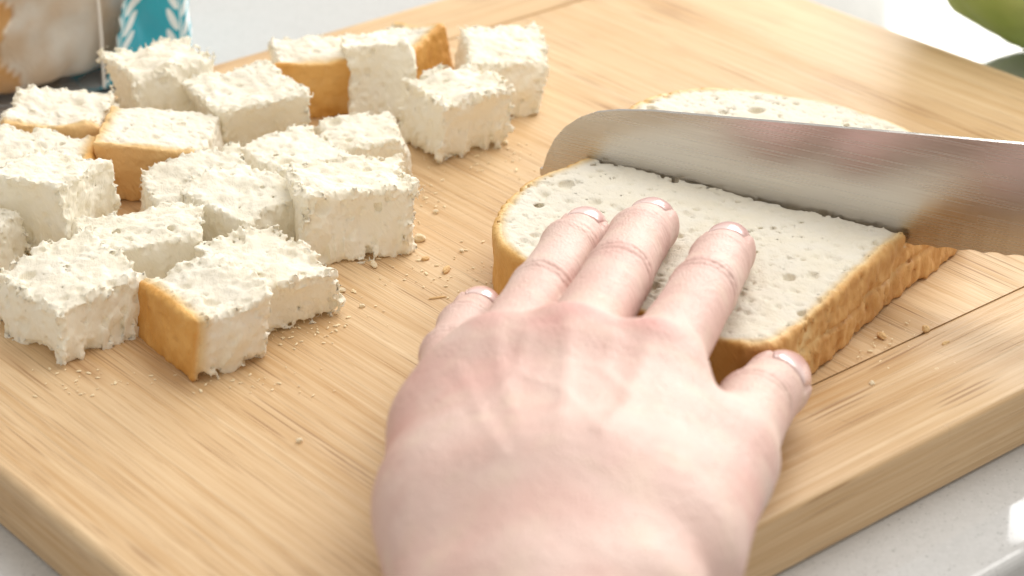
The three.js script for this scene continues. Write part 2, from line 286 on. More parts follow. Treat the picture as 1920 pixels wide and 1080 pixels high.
const CUBES = [
  { x: -13.3, z: -8.1, turn: 2, size: [2.6, 1.8, 2.6], crust: ['+z'], pale: 0.55, label: 'bread cube with thin golden crust facing another cube, beside the bread bag' },
  { x: -13.35, z: -5.0, turn: -1, size: [2.8, 1.8, 2.8], crust: ['+x'], label: 'bread cube with brown crust side next to the neatly squared cube' },
  { x: -10.3, z: -7.0, turn: 1, size: [2.9, 1.8, 2.9], crust: ['-x', '+z'], pale: 0.5, rag: 0.5, soft: 0.08, label: 'neatly squared bread cube with tan crust on two sides' },
  { x: -10.75, z: -11.4, turn: -28, size: [2.4, 2.3, 2.5], rag: 1.7, tilt: [0.10, 0.06], label: 'ragged tall bread cube in front of the blue bag print' },
  { x: -8.1, z: -10.2, turn: -30, size: [2.6, 1.9, 2.5], label: 'bread cube with a hole low in its front, leaning on the crusted cube' },
  { x: -6.2, z: -12.6, turn: -8, size: [2.6, 1.9, 1.9], crust: ['+z'], label: 'bread cube with an orange crust face behind the tall upright block' },
  { x: -4.5, z: -11.7, turn: -10, size: [1.9, 2.7, 1.7], rag: 0.7, tilt: [-0.06, 0.10], label: 'tall upright block of white bread standing among the cubes' },
  { x: -3.1, z: -13.8, turn: -62, size: [2.0, 2.1, 1.7], crust: ['+x', '+z'], tilt: [0, 0.08], label: 'narrow bread cube with orange crust behind the upright block' },
  { x: -0.5, z: -13.1, turn: -8, size: [2.4, 1.9, 2.6], label: 'bread cube standing alone at the far edge of the heap' },
  { x: -1.8, z: -9.8, turn: -32, size: [2.3, 1.9, 2.3], rag: 1.6, label: 'bread cube with torn ragged foot beside the cube standing alone' },
  { x: -4.55, z: -7.7, turn: -12, size: [2.2, 1.45, 2.1], label: 'small bread cube in front of the upright block' },
  { x: -6.3, z: -5.8, turn: 47, size: [2.6, 1.5, 2.4], label: 'flat ragged bread cube in the middle of the heap' },
  { x: -9.2, z: -4.0, turn: -20, size: [2.7, 1.5, 2.2], label: 'bread cube pushed up against the neatly squared cube' },
  { x: -7.5, z: -2.9, turn: 40, size: [2.6, 1.6, 2.4], label: 'bread cube wedged between the ragged middle cubes' },
  { x: -4.5, z: -2.9, turn: -14, size: [2.9, 2.0, 2.5], rag: 1.4, label: 'large porous bread cube with a shredded lower edge next to the crumbs' },
  { x: -12.75, z: -2.6, turn: 24, size: [2.3, 2.2, 2.3], y: 0.3, label: 'tall bread cube standing proud over its neighbours beside the left board side' },
  { x: -10.45, z: -0.6, turn: -8, size: [3.1, 1.55, 2.4], label: 'square bread cube between the three foremost cubes and the tall one' },
  { x: -6.5, z: 0.8, turn: 55, size: [3.1, 1.5, 2.2], rag: 1.3, label: 'long bread cube with frayed edge pointing at the crumbs' },
  { x: -11.5, z: 2.3, turn: 47, size: [2.9, 1.6, 2.6], rag: 1.2, label: 'bread cube with frayed foot touching the orange crusted corner cube' },
  { x: -8.0, z: 3.2, turn: 56, size: [3.0, 1.8, 2.1], crust: ['+z'], label: 'bread cube with a smooth orange crust face pointing at the board corner' },
  { x: -14.9, z: -0.9, turn: 35, size: [2.4, 1.7, 2.4], label: 'bread cube half cut off behind the cube with the frayed foot' },
];
CUBES.forEach((o, i) => breadCube(i, o));

// --- the slice under the hand (cm, outline in x, z) with the cut the knife has made so far
const KA = [2.57, -4.2], KW = [0.867, 0.498], KN = [-0.498, 0.867];      // cut line: start, direction, normal towards the cook
const LEAN = 5.5 * Math.PI / 180, LEVEL = 1.9;                            // the blade leans away from the cook about the top of the slice
const edgeH = (s) => 0.40 + 0.125 * s;                                  // height of the cutting edge above the board along the cut
{
  const pts = [[6.75, 6.15], [6.2, 6.65], [5.4, 6.5], [4.4, 5.8], [2.5, 4.1], [1.0, 2.8], [0.3, 2.15], [-0.3, 1.3], [-0.5, 0.27], [-0.45, -0.6], [-0.22, -1.55], [0.45, -2.94], [1.5, -3.84], [2.5, -4.9], [2.95, -6.6], [3.5, -8.06], [4.7, -9.3], [6, -9.72], [7.9, -9.3], [9.6, -8.47], [10.7, -7.5], [11.6, -6.4], [12.6, -4.8], [13, -3.6], [12.7, -2.5], [10.45, 0.5], [8.6, 3.3]];
  const curve = new THREE.CatmullRomCurve3(pts.map(([a, b]) => new THREE.Vector3(a, 0, b)), true, 'centripetal');
  const poly = curve.getPoints(180).map((p) => [p.x, p.z]);
  const lo = [-1.2, -10.5], hi = [13.8, 7.4], c2 = 0.1, gx = Math.ceil((hi[0] - lo[0]) / c2) + 2, gz = Math.ceil((hi[1] - lo[1]) / c2) + 2, G = new Float32Array(gx * gz);
  for (let j = 0; j < gz; j++) for (let i = 0; i < gx; i++) {
    const x = lo[0] + i * c2, z = lo[1] + j * c2; let d = 1e9, inside = false;
    for (let a = 0, b = poly.length - 1; a < poly.length; b = a++) {
      const [ax, az] = poly[a], [bx, bz] = poly[b], ex = bx - ax, ez = bz - az, t = clamp(((x - ax) * ex + (z - az) * ez) / (ex * ex + ez * ez + 1e-12)), dx = x - ax - t * ex, dz = z - az - t * ez;
      d = Math.min(d, dx * dx + dz * dz);
      if ((az > z) !== (bz > z) && x < ax + (z - az) / (bz - az) * ex) inside = !inside;
    }
    G[i + gx * j] = (inside ? -1 : 1) * Math.sqrt(d);
  }
  const rim = (x, z) => { const X = clamp((x - lo[0]) / c2, 0, gx - 2), Z = clamp((z - lo[1]) / c2, 0, gz - 2), i = Math.floor(X), j = Math.floor(Z), u = X - i, v = Z - j, o = i + gx * j; return mix(mix(G[o], G[o + 1], u), mix(G[o + gx], G[o + gx + 1], u), v); };
  const Hs = 1.9, s = 5;
  // the straight side to the right is rough with bubbles, the rounded crown to the left is pitted, the corner sides are smooth
  const right = (x, z) => step(5.9, 6.9, x + 0.15 * z - 0.2 + 0.0 * z) * step(-5, -3, z);
  const crown = (x, z) => step(2.0, 0.6, z) * step(9, 6, x);
  const pressed = (x, z) => { let d = 0; for (const [a, b, c] of [[5.4, 3.0, 0.9], [3.5, 1.7, 0.9], [1.8, 1.9, 0.8], [4.9, 5.2, 0.7], [2.9, 4.4, 0.7], [1.1, 4.2, 0.6]]) d = Math.max(d, 0.16 * Math.exp(-((x - a) ** 2 + (z - b) ** 2) / c)); return d; };
  const field = (x, y0, z) => {
    const r = rim(x, z), y = y0 * (1 + pressed(x, z) / 1.9);
    let b = Math.max(r, Math.abs(y - Hs / 2) - Hs / 2);
    { const q = r + 0.14, h = Math.abs(y - Hs / 2) - Hs / 2 + 0.14; b = Math.hypot(Math.max(q, 0), Math.max(h, 0)) + Math.min(Math.max(q, h), 0) - 0.14; }
    if (b > 0.5 || b < -0.7) return b;
    const wr = right(x, z), wc = crown(x, z);
    if (r > -0.45) {
      b += wr * (0.045 * noise(x * 2.2, y * 1.4, z * 2.2) + 0.045 * noise(x * 6, y * 2.2, z * 6) + 0.10 * step(0.10, 0.0, Math.abs(y - 0.92 - 0.10 * noise(x, 0, z))));
      b += 0.03 * noise(x * 1.5, y * 1.2, z * 1.5);
      const p = pores(x, y, z, 9, 0.24, 0.03, 0.10, 0.8, 0.5);
      b = smax(b, smin(-(p + 0.08 * (1 - Math.max(wr * 0.95, wc * step(1.2, 1.7, y)))), b + 0.09, 0.03), 0.035);
    }
    b += 0.05 * noise(x * 0.8, 2.2, z * 0.8);
    const dx = x - KA[0], dz = z - KA[1], sq = dx * KW[0] + dz * KW[1], q = dx * KN[0] + dz * KN[1] + (y - LEVEL) * Math.tan(LEAN);
    if (Math.abs(q) < 0.6) {
      const rag = 0.10 * noise(sq * 2.2, y * 1.1, 3.3) + 0.08 * noise(sq * 6, y * 2.2, 8.1);
      b = smax(b, Math.min(0.10 - Math.abs(q) + (q > 0 ? Math.max(rag, -0.03) : 0.3 * rag), (y - edgeH(sq)) + 0.02), 0.03);
    }
    return crumby(b, x, y, z, s, Math.max(step(0.05, 0.35, -r), 0.8 * wc * step(1.3, 1.7, y)), 1.7);
  };
  const net = nets(field, [lo[0], -0.12, lo[1]], [hi[0], Hs + 0.3, hi[1]], 0.075);
  const wide = (x, z) => 0.12 + 0.09 * crown(x, z) + 0.08 * right(x, z);
  const paint = (x, y, z) => {
    const e = -rim(x, z) + 0.06 * fbm(x * 3, y * 3, z * 3, 2), k = crumbColor(x, y, z, 2), w = wide(x, z);
    if (e > 0.9) return k;
    const wr = right(x, z), wc = crown(x, z), n = fbm(x * 1.3, y * 1.3, z * 1.3, 3), n2 = noise(x * 6, y * 4, z * 6);
    let out = mix3(GOLD, BROWN, clamp(0.5 + 0.9 * n));
    out = mix3(out, mix3([0.70, 0.41, 0.16], [0.52, 0.25, 0.075], clamp(0.45 + 0.6 * n2 + 0.6 * n)), wr);
    out = mix3(out, mix3([0.72, 0.47, 0.19], [0.55, 0.30, 0.09], clamp(0.4 + 0.7 * n2)), 0.6 * wc * step(1.1, 1.7, y));
    return mix3(out, mix3([0.84, 0.61, 0.30], k, step(w * 0.6, w * 2.2, e)), step(w * 0.15, w * 1.1, e));
  };
  const g = new THREE.Group(); top(g, 'bread_slice', 'thick white bread slice lying under the hand, half cut through by the knife', 'bread slice');
  const [a, b] = shell(net, paint, (x, y, z) => -rim(x, z) < wide(x, z));
  part('crumb', b, crumbMat, g); part('crust', a, crustMat, g);
}

// ---------------------------------------------------------------- knife
{
  const g = new THREE.Group(); g.position.set(KA[0] / 100, LEVEL / 100, KA[1] / 100); g.rotation.set(-LEAN, -Math.atan2(KW[1], KW[0]), 0, 'YXZ');
  top(g, 'kitchen_knife', 'broad steel knife with scalloped edge and rounded tip, cutting the bread slice', 'knife');
  // outline in (s, h): along the cut, up
  const outline = [[-1.90, 0.55], [-1.94, 0.9], [-1.87, 1.25], [-1.74, 1.75], [-1.53, 2.24], [-1.22, 2.66], [-0.82, 3.00], [-0.30, 3.28], [0.35, 3.47], [1.4, 3.67]];
  const sp = (s) => 3.67 + (s - 1.4) * 0.122;
  const spine = outline.map((p) => p); for (let s = 2.6; s <= 19.01; s += 1.2) spine.push([s, sp(s)]);
  const edge = []; for (let s = -1.75; s <= 18.6; s += 0.06) edge.push([s, edgeH(s) + 0.06 * Math.abs(Math.sin(Math.PI * (s - 0.1) / 0.62)) - 0.04 + 0.32 * step(-1.2, -1.8, s)]);
  // cross-sections from edge to spine: flat cheeks, ground thin to the edge
  const cut = [[0, 0.004], [0.10, 0.02], [0.22, 0.05], [0.5, 0.075], [0.93, 0.09], [1, 0.092]];
  const at = (list, s) => { if (s <= list[0][0]) return list[0][1]; for (let i = 1; i < list.length; i++) if (s <= list[i][0]) { const t = (s - list[i - 1][0]) / (list[i][0] - list[i - 1][0] + 1e-9); return mix(list[i - 1][1], list[i][1], t); } return list[list.length - 1][1]; };
  const spTop = spine.filter((p) => p[1] >= 1.25 || p[0] > -1.9).map((p) => p);
  const S0 = -1.95, S1 = 12.75, n = 700, P = [], I = [], uvs = [], K = cut.length, wTop = cut[K - 1][1];
  const strip = (row) => { const base = P.length / 3, m = row(0).length; for (let i = 0; i <= n; i++) { for (const [x, y, z] of row(i)) { P.push(x, y, z); uvs.push(x / 100, y / 100); } if (i) for (let k = 0; k < m - 1; k++) { const p = base + (i - 1) * m + k; I.push(p, p + m, p + m + 1, p, p + m + 1, p + 1); } } };
  const reach = (i) => { const s = S0 + (S1 - S0) * Math.pow(i / n, 1.35), e = s < -1.75 ? mix(1.0, at(edge, -1.75), sm(clamp((s + 1.95) / 0.2))) : at(edge, s); return [s, e, Math.max(at(spTop, s), e + 0.01)]; };
  strip((i) => { const [s, e, h] = reach(i); return cut.map(([f, w]) => [s, mix(e, h, f), w]); });                       // cheek towards the cook
  strip((i) => { const [s, e, h] = reach(i); return cut.map(([f, w]) => [s, mix(e, h, f), -w]).reverse(); });            // far cheek
  strip((i) => { const [s, , h] = reach(i); return [[s, h, wTop], [s, h + 0.006, 0], [s, h, -wTop]]; });                   // spine
  { const [s, e, h] = reach(n), base = P.length / 3, ring = [...cut.map(([f, w]) => [f, w]), ...cut.map(([f, w]) => [f, -w]).reverse()]; for (const [f, w] of ring) { P.push(s, mix(e, h, f), w); uvs.push(0, 0); } for (let k = 1; k < ring.length - 1; k++) I.push(base, base + k + 1, base + k); }   // heel
  const geo = new THREE.BufferGeometry(); geo.setAttribute('position', new THREE.Float32BufferAttribute(P.map((v) => v / 100), 3)); geo.setAttribute('uv', new THREE.Float32BufferAttribute(uvs, 2)); geo.setIndex(I); geo.translate(0, -LEVEL / 100, 0); geo.computeVertexNormals();
  const brush = texture(256, 512, (x, y) => 0.5 + 0.4 * noise(x / 60, y / 1.3, 1) + 0.25 * noise(x / 20, y / 1.0, 7)); brush.repeat.set(1 / 0.09, 1 / 0.022);
  const rough = texture(256, 512, (x, y) => [0, 0.25 + 0.05 * noise(x / 60, y / 3, 4), 0]); rough.repeat.set(1 / 0.11, 1 / 0.04);
  const steel = new THREE.MeshPhysicalMaterial({ color: new THREE.Color().setRGB(0.53, 0.51, 0.49), metalness: 1, roughness: 1, roughnessMap: rough, bumpMap: brush, bumpScale: 0.0000022, anisotropy: 0.55 });
  part('blade', geo, steel, g);
  const hs = new THREE.Shape(); hs.moveTo(12.6, 4.05); hs.quadraticCurveTo(14.5, 4.0, 16.5, 4.5); hs.quadraticCurveTo(20, 5.0, 24, 5.0); hs.quadraticCurveTo(25.4, 5.4, 25.1, 7.0); hs.quadraticCurveTo(20, 6.5, 16.5, 6.0); hs.lineTo(12.6, 4.9); hs.closePath();
  const hg = new THREE.ExtrudeGeometry(hs, { depth: 1.0, bevelEnabled: true, bevelSize: 0.12, bevelThickness: 0.3, bevelSegments: 4 }); hg.translate(0, -LEVEL, -0.5); hg.scale(0.01, 0.01, 0.01);
  part('handle', hg, new THREE.MeshStandardMaterial({ color: 0x1d1c1b, roughness: 0.5 }), g);
}

// ---------------------------------------------------------------- hand (cm): joints with radii, knuckle first
{
  const finger = {
    index: [[3.12, 3.6, 11.0, 0.95], [4.58, 3.2, 6.37, 0.81], [5.18, 2.85, 4.13, 0.76], [5.54, 2.48, 2.55, 0.67]],
    middle: [[1.25, 3.65, 10.49, 0.96], [2.56, 3.25, 5.68, 0.83], [3.21, 2.95, 2.98, 0.78], [3.66, 2.48, 1.08, 0.68]],
    ring: [[-0.42, 3.45, 10.49, 0.9], [0.71, 3.1, 6.23, 0.77], [1.45, 2.88, 3.42, 0.72], [1.92, 2.44, 1.43, 0.63]],
    pinky: [[-1.50, 2.85, 11.3, 0.78], [-1.44, 2.3, 8.0, 0.72], [-1.13, 1.9, 5.85, 0.68], [-0.81, 1.4, 3.85, 0.60]],
    thumb: [[3.3, 3.2, 17.42, 1.15], [4.72, 2.5, 12.79, 0.95], [5.55, 1.9, 9.62, 0.88], [6.42, 1.38, 7.45, 0.76]],
  };
  const palm = [                                                          // metacarpals, heel of the hand, wrist, forearm
    [[3.12, 3.55, 11.0, 0.98], [2.3, 3.5, 16.6, 1.35]], [[1.25, 3.6, 10.49, 0.98], [1.0, 3.65, 16.6, 1.4]], [[-0.42, 3.4, 10.49, 0.92], [-0.4, 3.45, 16.4, 1.35]], [[-1.35, 2.9, 11.43, 0.78], [-1.25, 2.9, 15.8, 1.15]],
    [[2.3, 3.5, 16.6, 1.35], [2.2, 3.3, 19.5, 1.5]], [[-1.3, 2.9, 15.8, 1.15], [-0.9, 3.0, 19.5, 1.3]], [[1.0, 3.6, 16.6, 1.4], [0.6, 3.2, 20, 1.6]],
    [[0.5, 2.95, 17.2, 1.5], [0.6, 2.75, 25, 2.2]], [[0.6, 2.75, 25, 2.2], [0.7, 2.9, 33, 2.6]],
    [[3.12, 3.3, 11.3, 0.9], [1.25, 3.4, 10.9, 0.92]], [[1.25, 3.4, 10.9, 0.92], [-0.42, 3.2, 10.9, 0.88]], [[-0.42, 3.2, 10.9, 0.88], [-1.45, 2.75, 11.7, 0.75]],
    [[-1.55, 2.7, 12.4, 0.78], [-1.5, 2.7, 14.6, 1.0]],
    [[3.0, 3.0, 16.8, 1.2], [4.3, 2.6, 12.9, 0.95]], [[3.2, 3.0, 13.5, 0.9], [4.3, 2.6, 13.2, 0.85]], [[2.4, 2.4, 12.5, 1.0], [2.6, 2.3, 17.5, 1.3]], [[-1.0, 2.2, 12, 0.85], [-0.8, 2.0, 17, 1.1]],
  ];
  const cone = (p, a, b) => {                                              // tapered capsule
    const bx = b[0] - a[0], by = b[1] - a[1], bz = b[2] - a[2], L = bx * bx + by * by + bz * bz, t = clamp(((p[0] - a[0]) * bx + (p[1] - a[1]) * by + (p[2] - a[2]) * bz) / L);
    return Math.hypot(p[0] - a[0] - bx * t, p[1] - a[1] - by * t, p[2] - a[2] - bz * t) - (a[3] + (b[3] - a[3]) * t);
  };
  const V3 = (a) => new THREE.Vector3(a[0], a[1], a[2]);
  const info = Object.entries(finger).map(([name, j]) => {
    const axis = V3(j[3]).sub(V3(j[2])).normalize(), upHint = name === 'thumb' ? new THREE.Vector3(0.35, 0.95, 0.6) : name === 'ring' ? new THREE.Vector3(0.12, 1, 0) : name === 'pinky' ? new THREE.Vector3(0.25, 1, 0) : new THREE.Vector3(0, 1, 0);
    const up = upHint.clone().addScaledVector(axis, -upHint.dot(axis)).normalize(), side = new THREE.Vector3().crossVectors(axis, up);
    return { name, j, axis, up, side };
  });
  const bump = (p, c, r, h) => { const d = Math.hypot(p[0] - c[0], p[1] - c[1], p[2] - c[2]) / r; return d < 1 ? h * (1 - d * d) * (1 - d * d) : 0; };
  const creases = (p, f) => {                                              // folds of skin over the finger joints, on the upper side
    let e = 0; const { j, name } = f;
    const list = name === 'thumb' ? [[2, 0.6, 0.07]] : [[1, 0.62, 0.075], [2, 0.36, 0.05]];
    for (const [k, w, depth] of list) {
      const a = j[k - 1], c = j[k], b = j[k + 1]; let dx = b[0] - a[0], dy = b[1] - a[1], dz = b[2] - a[2]; const l = Math.hypot(dx, dy, dz); dx /= l; dy /= l; dz /= l;
      const rx = p[0] - c[0], ry = p[1] - c[1], rz = p[2] - c[2], R = Math.hypot(rx, ry, rz); if (R > 1.6) continue;
      const t = rx * dx + ry * dy + rz * dz + 0.07 * noise(p[0] * 2.5, p[1] * 2.5, p[2] * 2.5), upw = step(-0.1, 0.5, ry / R), fall = Math.exp(-(t * t) / (w * w * 0.35));
      const line = Math.pow(0.5 + 0.5 * Math.cos(t * 2 * Math.PI / 0.28 + 1.5 * noise(p[0] * 1.7 + k, 1, p[2] * 1.7)), 3);
      e += depth * fall * upw * line - 0.035 * Math.exp(-(t * t) / (w * w)) * upw;
    }
    return e;
  };
  const nailBed = (p, f) => {                                              // shallow rebate round each nail
    const { j, axis, up, side } = f, q = [p[0] - j[3][0], p[1] - j[3][1], p[2] - j[3][2]], t = q[0] * axis.x + q[1] * axis.y + q[2] * axis.z, v = q[0] * up.x + q[1] * up.y + q[2] * up.z, w = q[0] * side.x + q[1] * side.y + q[2] * side.z, r = j[3][3];
    if (v < 0) return 0;
    const k = Math.max(Math.abs(w) / (r * 0.80) - 1, (t - r * 0.95) / r, (-0.86 - t) / r);
    return 0.06 * step(0.10, -0.04, k);
  };
  const rough = (p) => { let d = 9; for (const [a, b] of palm) d = Math.min(d, cone(p, a, b)); for (const { j } of info) for (let k = 0; k < 3; k++) d = Math.min(d, cone(p, j[k], j[k + 1])); return d; };
  const tendon = (p, a, b, w, h) => { const bx = b[0] - a[0], bz = b[2] - a[2], L = bx * bx + bz * bz, t = ((p[0] - a[0]) * bx + (p[2] - a[2]) * bz) / L; if (t < -0.05 || t > 1) return 0; const d = Math.abs((p[0] - a[0]) * bz - (p[2] - a[2]) * bx) / Math.sqrt(L); return d < w * 2 ? h * Math.exp(-(d * d) / (w * w)) * step(1, 0.45, t) * step(-0.05, 0.12, t) * step(2.6, 3.6, p[1]) : 0; };
  const vein = (p, pts, h) => { if (p[1] < 3.4) return 0; let best = 9; for (let i = 1; i < pts.length; i++) { const [ax, az] = pts[i - 1], [bx, bz] = pts[i], ex = bx - ax, ez = bz - az, t = clamp(((p[0] - ax) * ex + (p[2] - az) * ez) / (ex * ex + ez * ez)); best = Math.min(best, Math.hypot(p[0] - ax - t * ex, p[2] - az - t * ez)); } return best < 0.5 ? h * Math.exp(-(best * best) / 0.03) : 0; };
  const hand = (x, y, z) => {
    const p = [x, y, z];
    const r0 = rough(p); if (r0 > 0.8 || r0 < -0.9) return r0;
    let pd = 9; for (const [a, b] of palm) pd = smin(pd, cone(p, a, b), 1.25);
    let d = pd;
    for (const f of info) {
      let c = 9; for (let k = 0; k < 3; k++) c = smin(c, cone(p, f.j[k], f.j[k + 1]), 0.14);
      // fleshy pad under each tip
      const t = f.j[3]; c = smin(c, Math.hypot(x - t[0] + f.axis.x * 0.35 + f.up.x * 0.06, y - t[1] + f.axis.y * 0.35 + f.up.y * 0.06, z - t[2] + f.axis.z * 0.35 + f.up.z * 0.06) - t[3] * 1.06, 0.2);
      if (c < 0.9) { c += creases(p, f) + nailBed(p, f); }
      d = smin(d, smin(pd, c, f.name === 'thumb' ? 0.8 : 0.55), 0.06);
    }
    for (const [n, h] of [['index', 0.16], ['middle', 0.17], ['ring', 0.12], ['pinky', 0.08]]) { const k = finger[n][0]; d -= bump(p, [k[0], k[1] + 0.9, k[2] - 0.1], 0.9, h); }
    d -= tendon(p, [3.1, 0, 11.2], [1.6, 0, 18], 0.22, 0.05) + tendon(p, [1.25, 0, 10.7], [0.9, 0, 18], 0.22, 0.055) + tendon(p, [-0.42, 0, 10.7], [0.3, 0, 18], 0.22, 0.045) + tendon(p, [-1.8, 0, 11.6], [-0.4, 0, 18], 0.24, 0.015);
    d -= vein(p, [[2.2, 11.6], [1.9, 13.0], [2.5, 14.4], [1.7, 16.5]], 0.03) + vein(p, [[0.3, 11.4], [0.1, 13.0], [-0.7, 14.6], [-0.2, 17]], 0.032) + vein(p, [[-1.2, 12.2], [-0.9, 13.4], [-0.7, 14.6]], 0.025) + vein(p, [[0.1, 13.0], [1.1, 14.2], [1.7, 16.5]], 0.02);
    d += 0.03 * fbm(x * 0.9, y * 0.9, z * 0.9, 2) + 0.006 * noise(x * 6, y * 6, z * 6);
    return d;
  };
  const net = nets(hand, [-4.2, -0.2, -0.6], [8.0, 7.2, 32], 0.07);
  const paint = (x, y, z) => {
    let c = mix3([0.665, 0.485, 0.430], [0.63, 0.415, 0.365], clamp(0.5 + 1.5 * fbm(x * 0.8, y * 0.8, z * 0.8 + 9, 4)));
    c = mix3(c, [0.69, 0.54, 0.44], clamp(0.9 * fbm(x * 1.6 + 4, y * 1.6, z * 1.6, 3)));
    let red = 0;
    for (const [a, b, e, r, k] of [[3.1, 4.5, 10.9, 1.2, 0.75], [1.25, 4.6, 10.4, 1.5, 0.6], [-0.4, 4.4, 10.6, 1.2, 0.4], [-1.8, 3.7, 11.6, 1.3, 0.4], [4.6, 3.4, 15.6, 1.8, 0.4], [-0.5, 4.6, 12.8, 1.6, 0.3], [-2.2, 3.6, 13.4, 1.3, 0.35], [4.5, 4.0, 6.4, 0.9, 0.25], [2.6, 4.1, 5.7, 0.9, 0.25]]) red = Math.max(red, k * step(1, 0.1, Math.hypot(x - a, y - b, z - e) / r + 0.45 * fbm(x * 2, y * 2, z * 2, 3)));
    for (const f of info) { const t = f.j[3]; red = Math.max(red, 0.32 * step(1.2, 0.3, Math.hypot(x - t[0], y - t[1], z - t[2]))); }
    return mix3(c, [0.60, 0.285, 0.26], clamp(red));
  };
  const g = new THREE.Group(); top(g, 'hand', 'bare left hand pressing the bread slice flat with spread fingers', 'hand');
  const skinBump = (() => { const r = rng(77), n = 256, pts = Array.from({ length: 900 }, () => [r() * n, r() * n]); const cells = new Map(); const cs = 16; for (const p of pts) { const k = Math.floor(p[0] / cs) + 16 * Math.floor(p[1] / cs); (cells.get(k) ?? cells.set(k, []).get(k)).push(p); }
    return texture(n, n, (x, y) => { let a = 99, b = 99; const ci = Math.floor(x / cs), cj = Math.floor(y / cs); for (let j = -1; j <= 1; j++) for (let i = -1; i <= 1; i++) for (const p of cells.get(((ci + i + 16) % 16) + 16 * ((cj + j + 16) % 16)) ?? []) { let dx = Math.abs(p[0] - x), dy = Math.abs(p[1] - y); dx = Math.min(dx, n - dx); dy = Math.min(dy, n - dy); const d = Math.hypot(dx, dy); if (d < a) { b = a; a = d; } else if (d < b) b = d; } return clamp((b - a) / 7); }); })();
  skinBump.repeat.set(1 / 0.024, 1 / 0.024);
  const skin = new THREE.MeshPhysicalMaterial({ vertexColors: true, roughness: 0.56, ior: 1.40, bumpMap: skinBump, bumpScale: 0.00016 });
  part('skin', shell(net, paint, null, (x, y, z) => [x + 0.4 * y, z + 0.4 * y]), skin, g);
  const nailMat = new THREE.MeshPhysicalMaterial({ vertexColors: true, roughness: 0.22, ior: 1.5, clearcoat: 0.25, clearcoatRoughness: 0.2 });
  for (const f of info) {                                                  // nails: plates laid on the finger's own surface
    const { j, axis, up, side } = f, r = j[3][3], T = V3(j[3]), nu = 22, nw = 18, P = [], C = [], I = [];
    const L0 = -0.82, L1 = r * 1.02, hw = 0.80;
    for (let layer = 0; layer < 2; layer++) for (let i = 0; i <= nu; i++) for (let k = 0; k <= nw; k++) {
      const a = i / nu, b = k / nw * 2 - 1, round = 1 - 0.22 * Math.pow(1 - a, 3) - 0.10 * Math.pow(a, 6), w = b * hw * r * round;
      const t = L0 + (L1 - L0) * a + 0.10 * (b * b) * (a < 0.5 ? 1 - a * 2 : 0) - 0.13 * b * b * step(0.6, 1, a);
      const arc = Math.sqrt(Math.max(r * r - w * w, 0)) - r;                // curve across
      const q = T.clone().addScaledVector(axis, t).addScaledVector(side, w).addScaledVector(up, r * 1.5);
      let d = 0; for (let n = 0; n < 40; n++) { const e = hand(q.x, q.y, q.z); if (e < 0.004) break; q.addScaledVector(up, -e * 0.7); d += e; if (d > 2.2 * r) break; }
      const flat = T.clone().addScaledVector(axis, t).addScaledVector(side, w).addScaledVector(up, r * (1 - 0.06 * Math.max(0, t) / r) + arc * 0.9);
      if (t > 0.1) q.lerp(flat, 0.55 * step(0.1, r, t));
      const edge = Math.max(Math.abs(b), a > 0.5 ? (a - 0.5) * 2 : (0.5 - a) * 2);
      q.addScaledVector(up, layer ? -0.05 : 0.062 - 0.025 * step(0.85, 1, edge));
      P.push(q.x / 100, q.y / 100, q.z / 100);
      const lun = step(0.30, 0.16, a + 0.15 * b * b), free = step(0.90, 0.95, a - 0.06 * b * b);
      let c = mix3([0.68, 0.43, 0.41], [0.74, 0.57, 0.54], 0.8 * lun); c = mix3(c, [0.76, 0.67, 0.60], 0.8 * free); C.push(...c);
    }
    const N = (nu + 1) * (nw + 1), id = (l, i, k) => l * N + i * (nw + 1) + k;
    for (let i = 0; i < nu; i++) for (let k = 0; k < nw; k++) { I.push(id(0, i, k), id(0, i + 1, k), id(0, i + 1, k + 1), id(0, i, k), id(0, i + 1, k + 1), id(0, i, k + 1)); I.push(id(1, i, k), id(1, i + 1, k + 1), id(1, i + 1, k), id(1, i, k), id(1, i, k + 1), id(1, i + 1, k + 1)); }
    const wall = (a, b) => { const [l0, i0, k0] = a, [, i1, k1] = b; I.push(id(0, i0, k0), id(0, i1, k1), id(1, i1, k1), id(0, i0, k0), id(1, i1, k1), id(1, i0, k0)); };
    for (let i = 0; i < nu; i++) { wall([0, i, 0], [0, i + 1, 0]); wall([0, i, nw], [0, i + 1, nw]); }
    for (let k = 0; k < nw; k++) { wall([0, 0, k], [0, 0, k + 1]); wall([0, nu, k], [0, nu, k + 1]); }
    const geo = new THREE.BufferGeometry(); geo.setAttribute('position', new THREE.Float32BufferAttribute(P, 3)); geo.setAttribute('color', new THREE.Float32BufferAttribute(C, 3)); geo.setIndex(I); geo.computeVertexNormals();
    part('fingernail', geo, nailMat, g);
  }
}

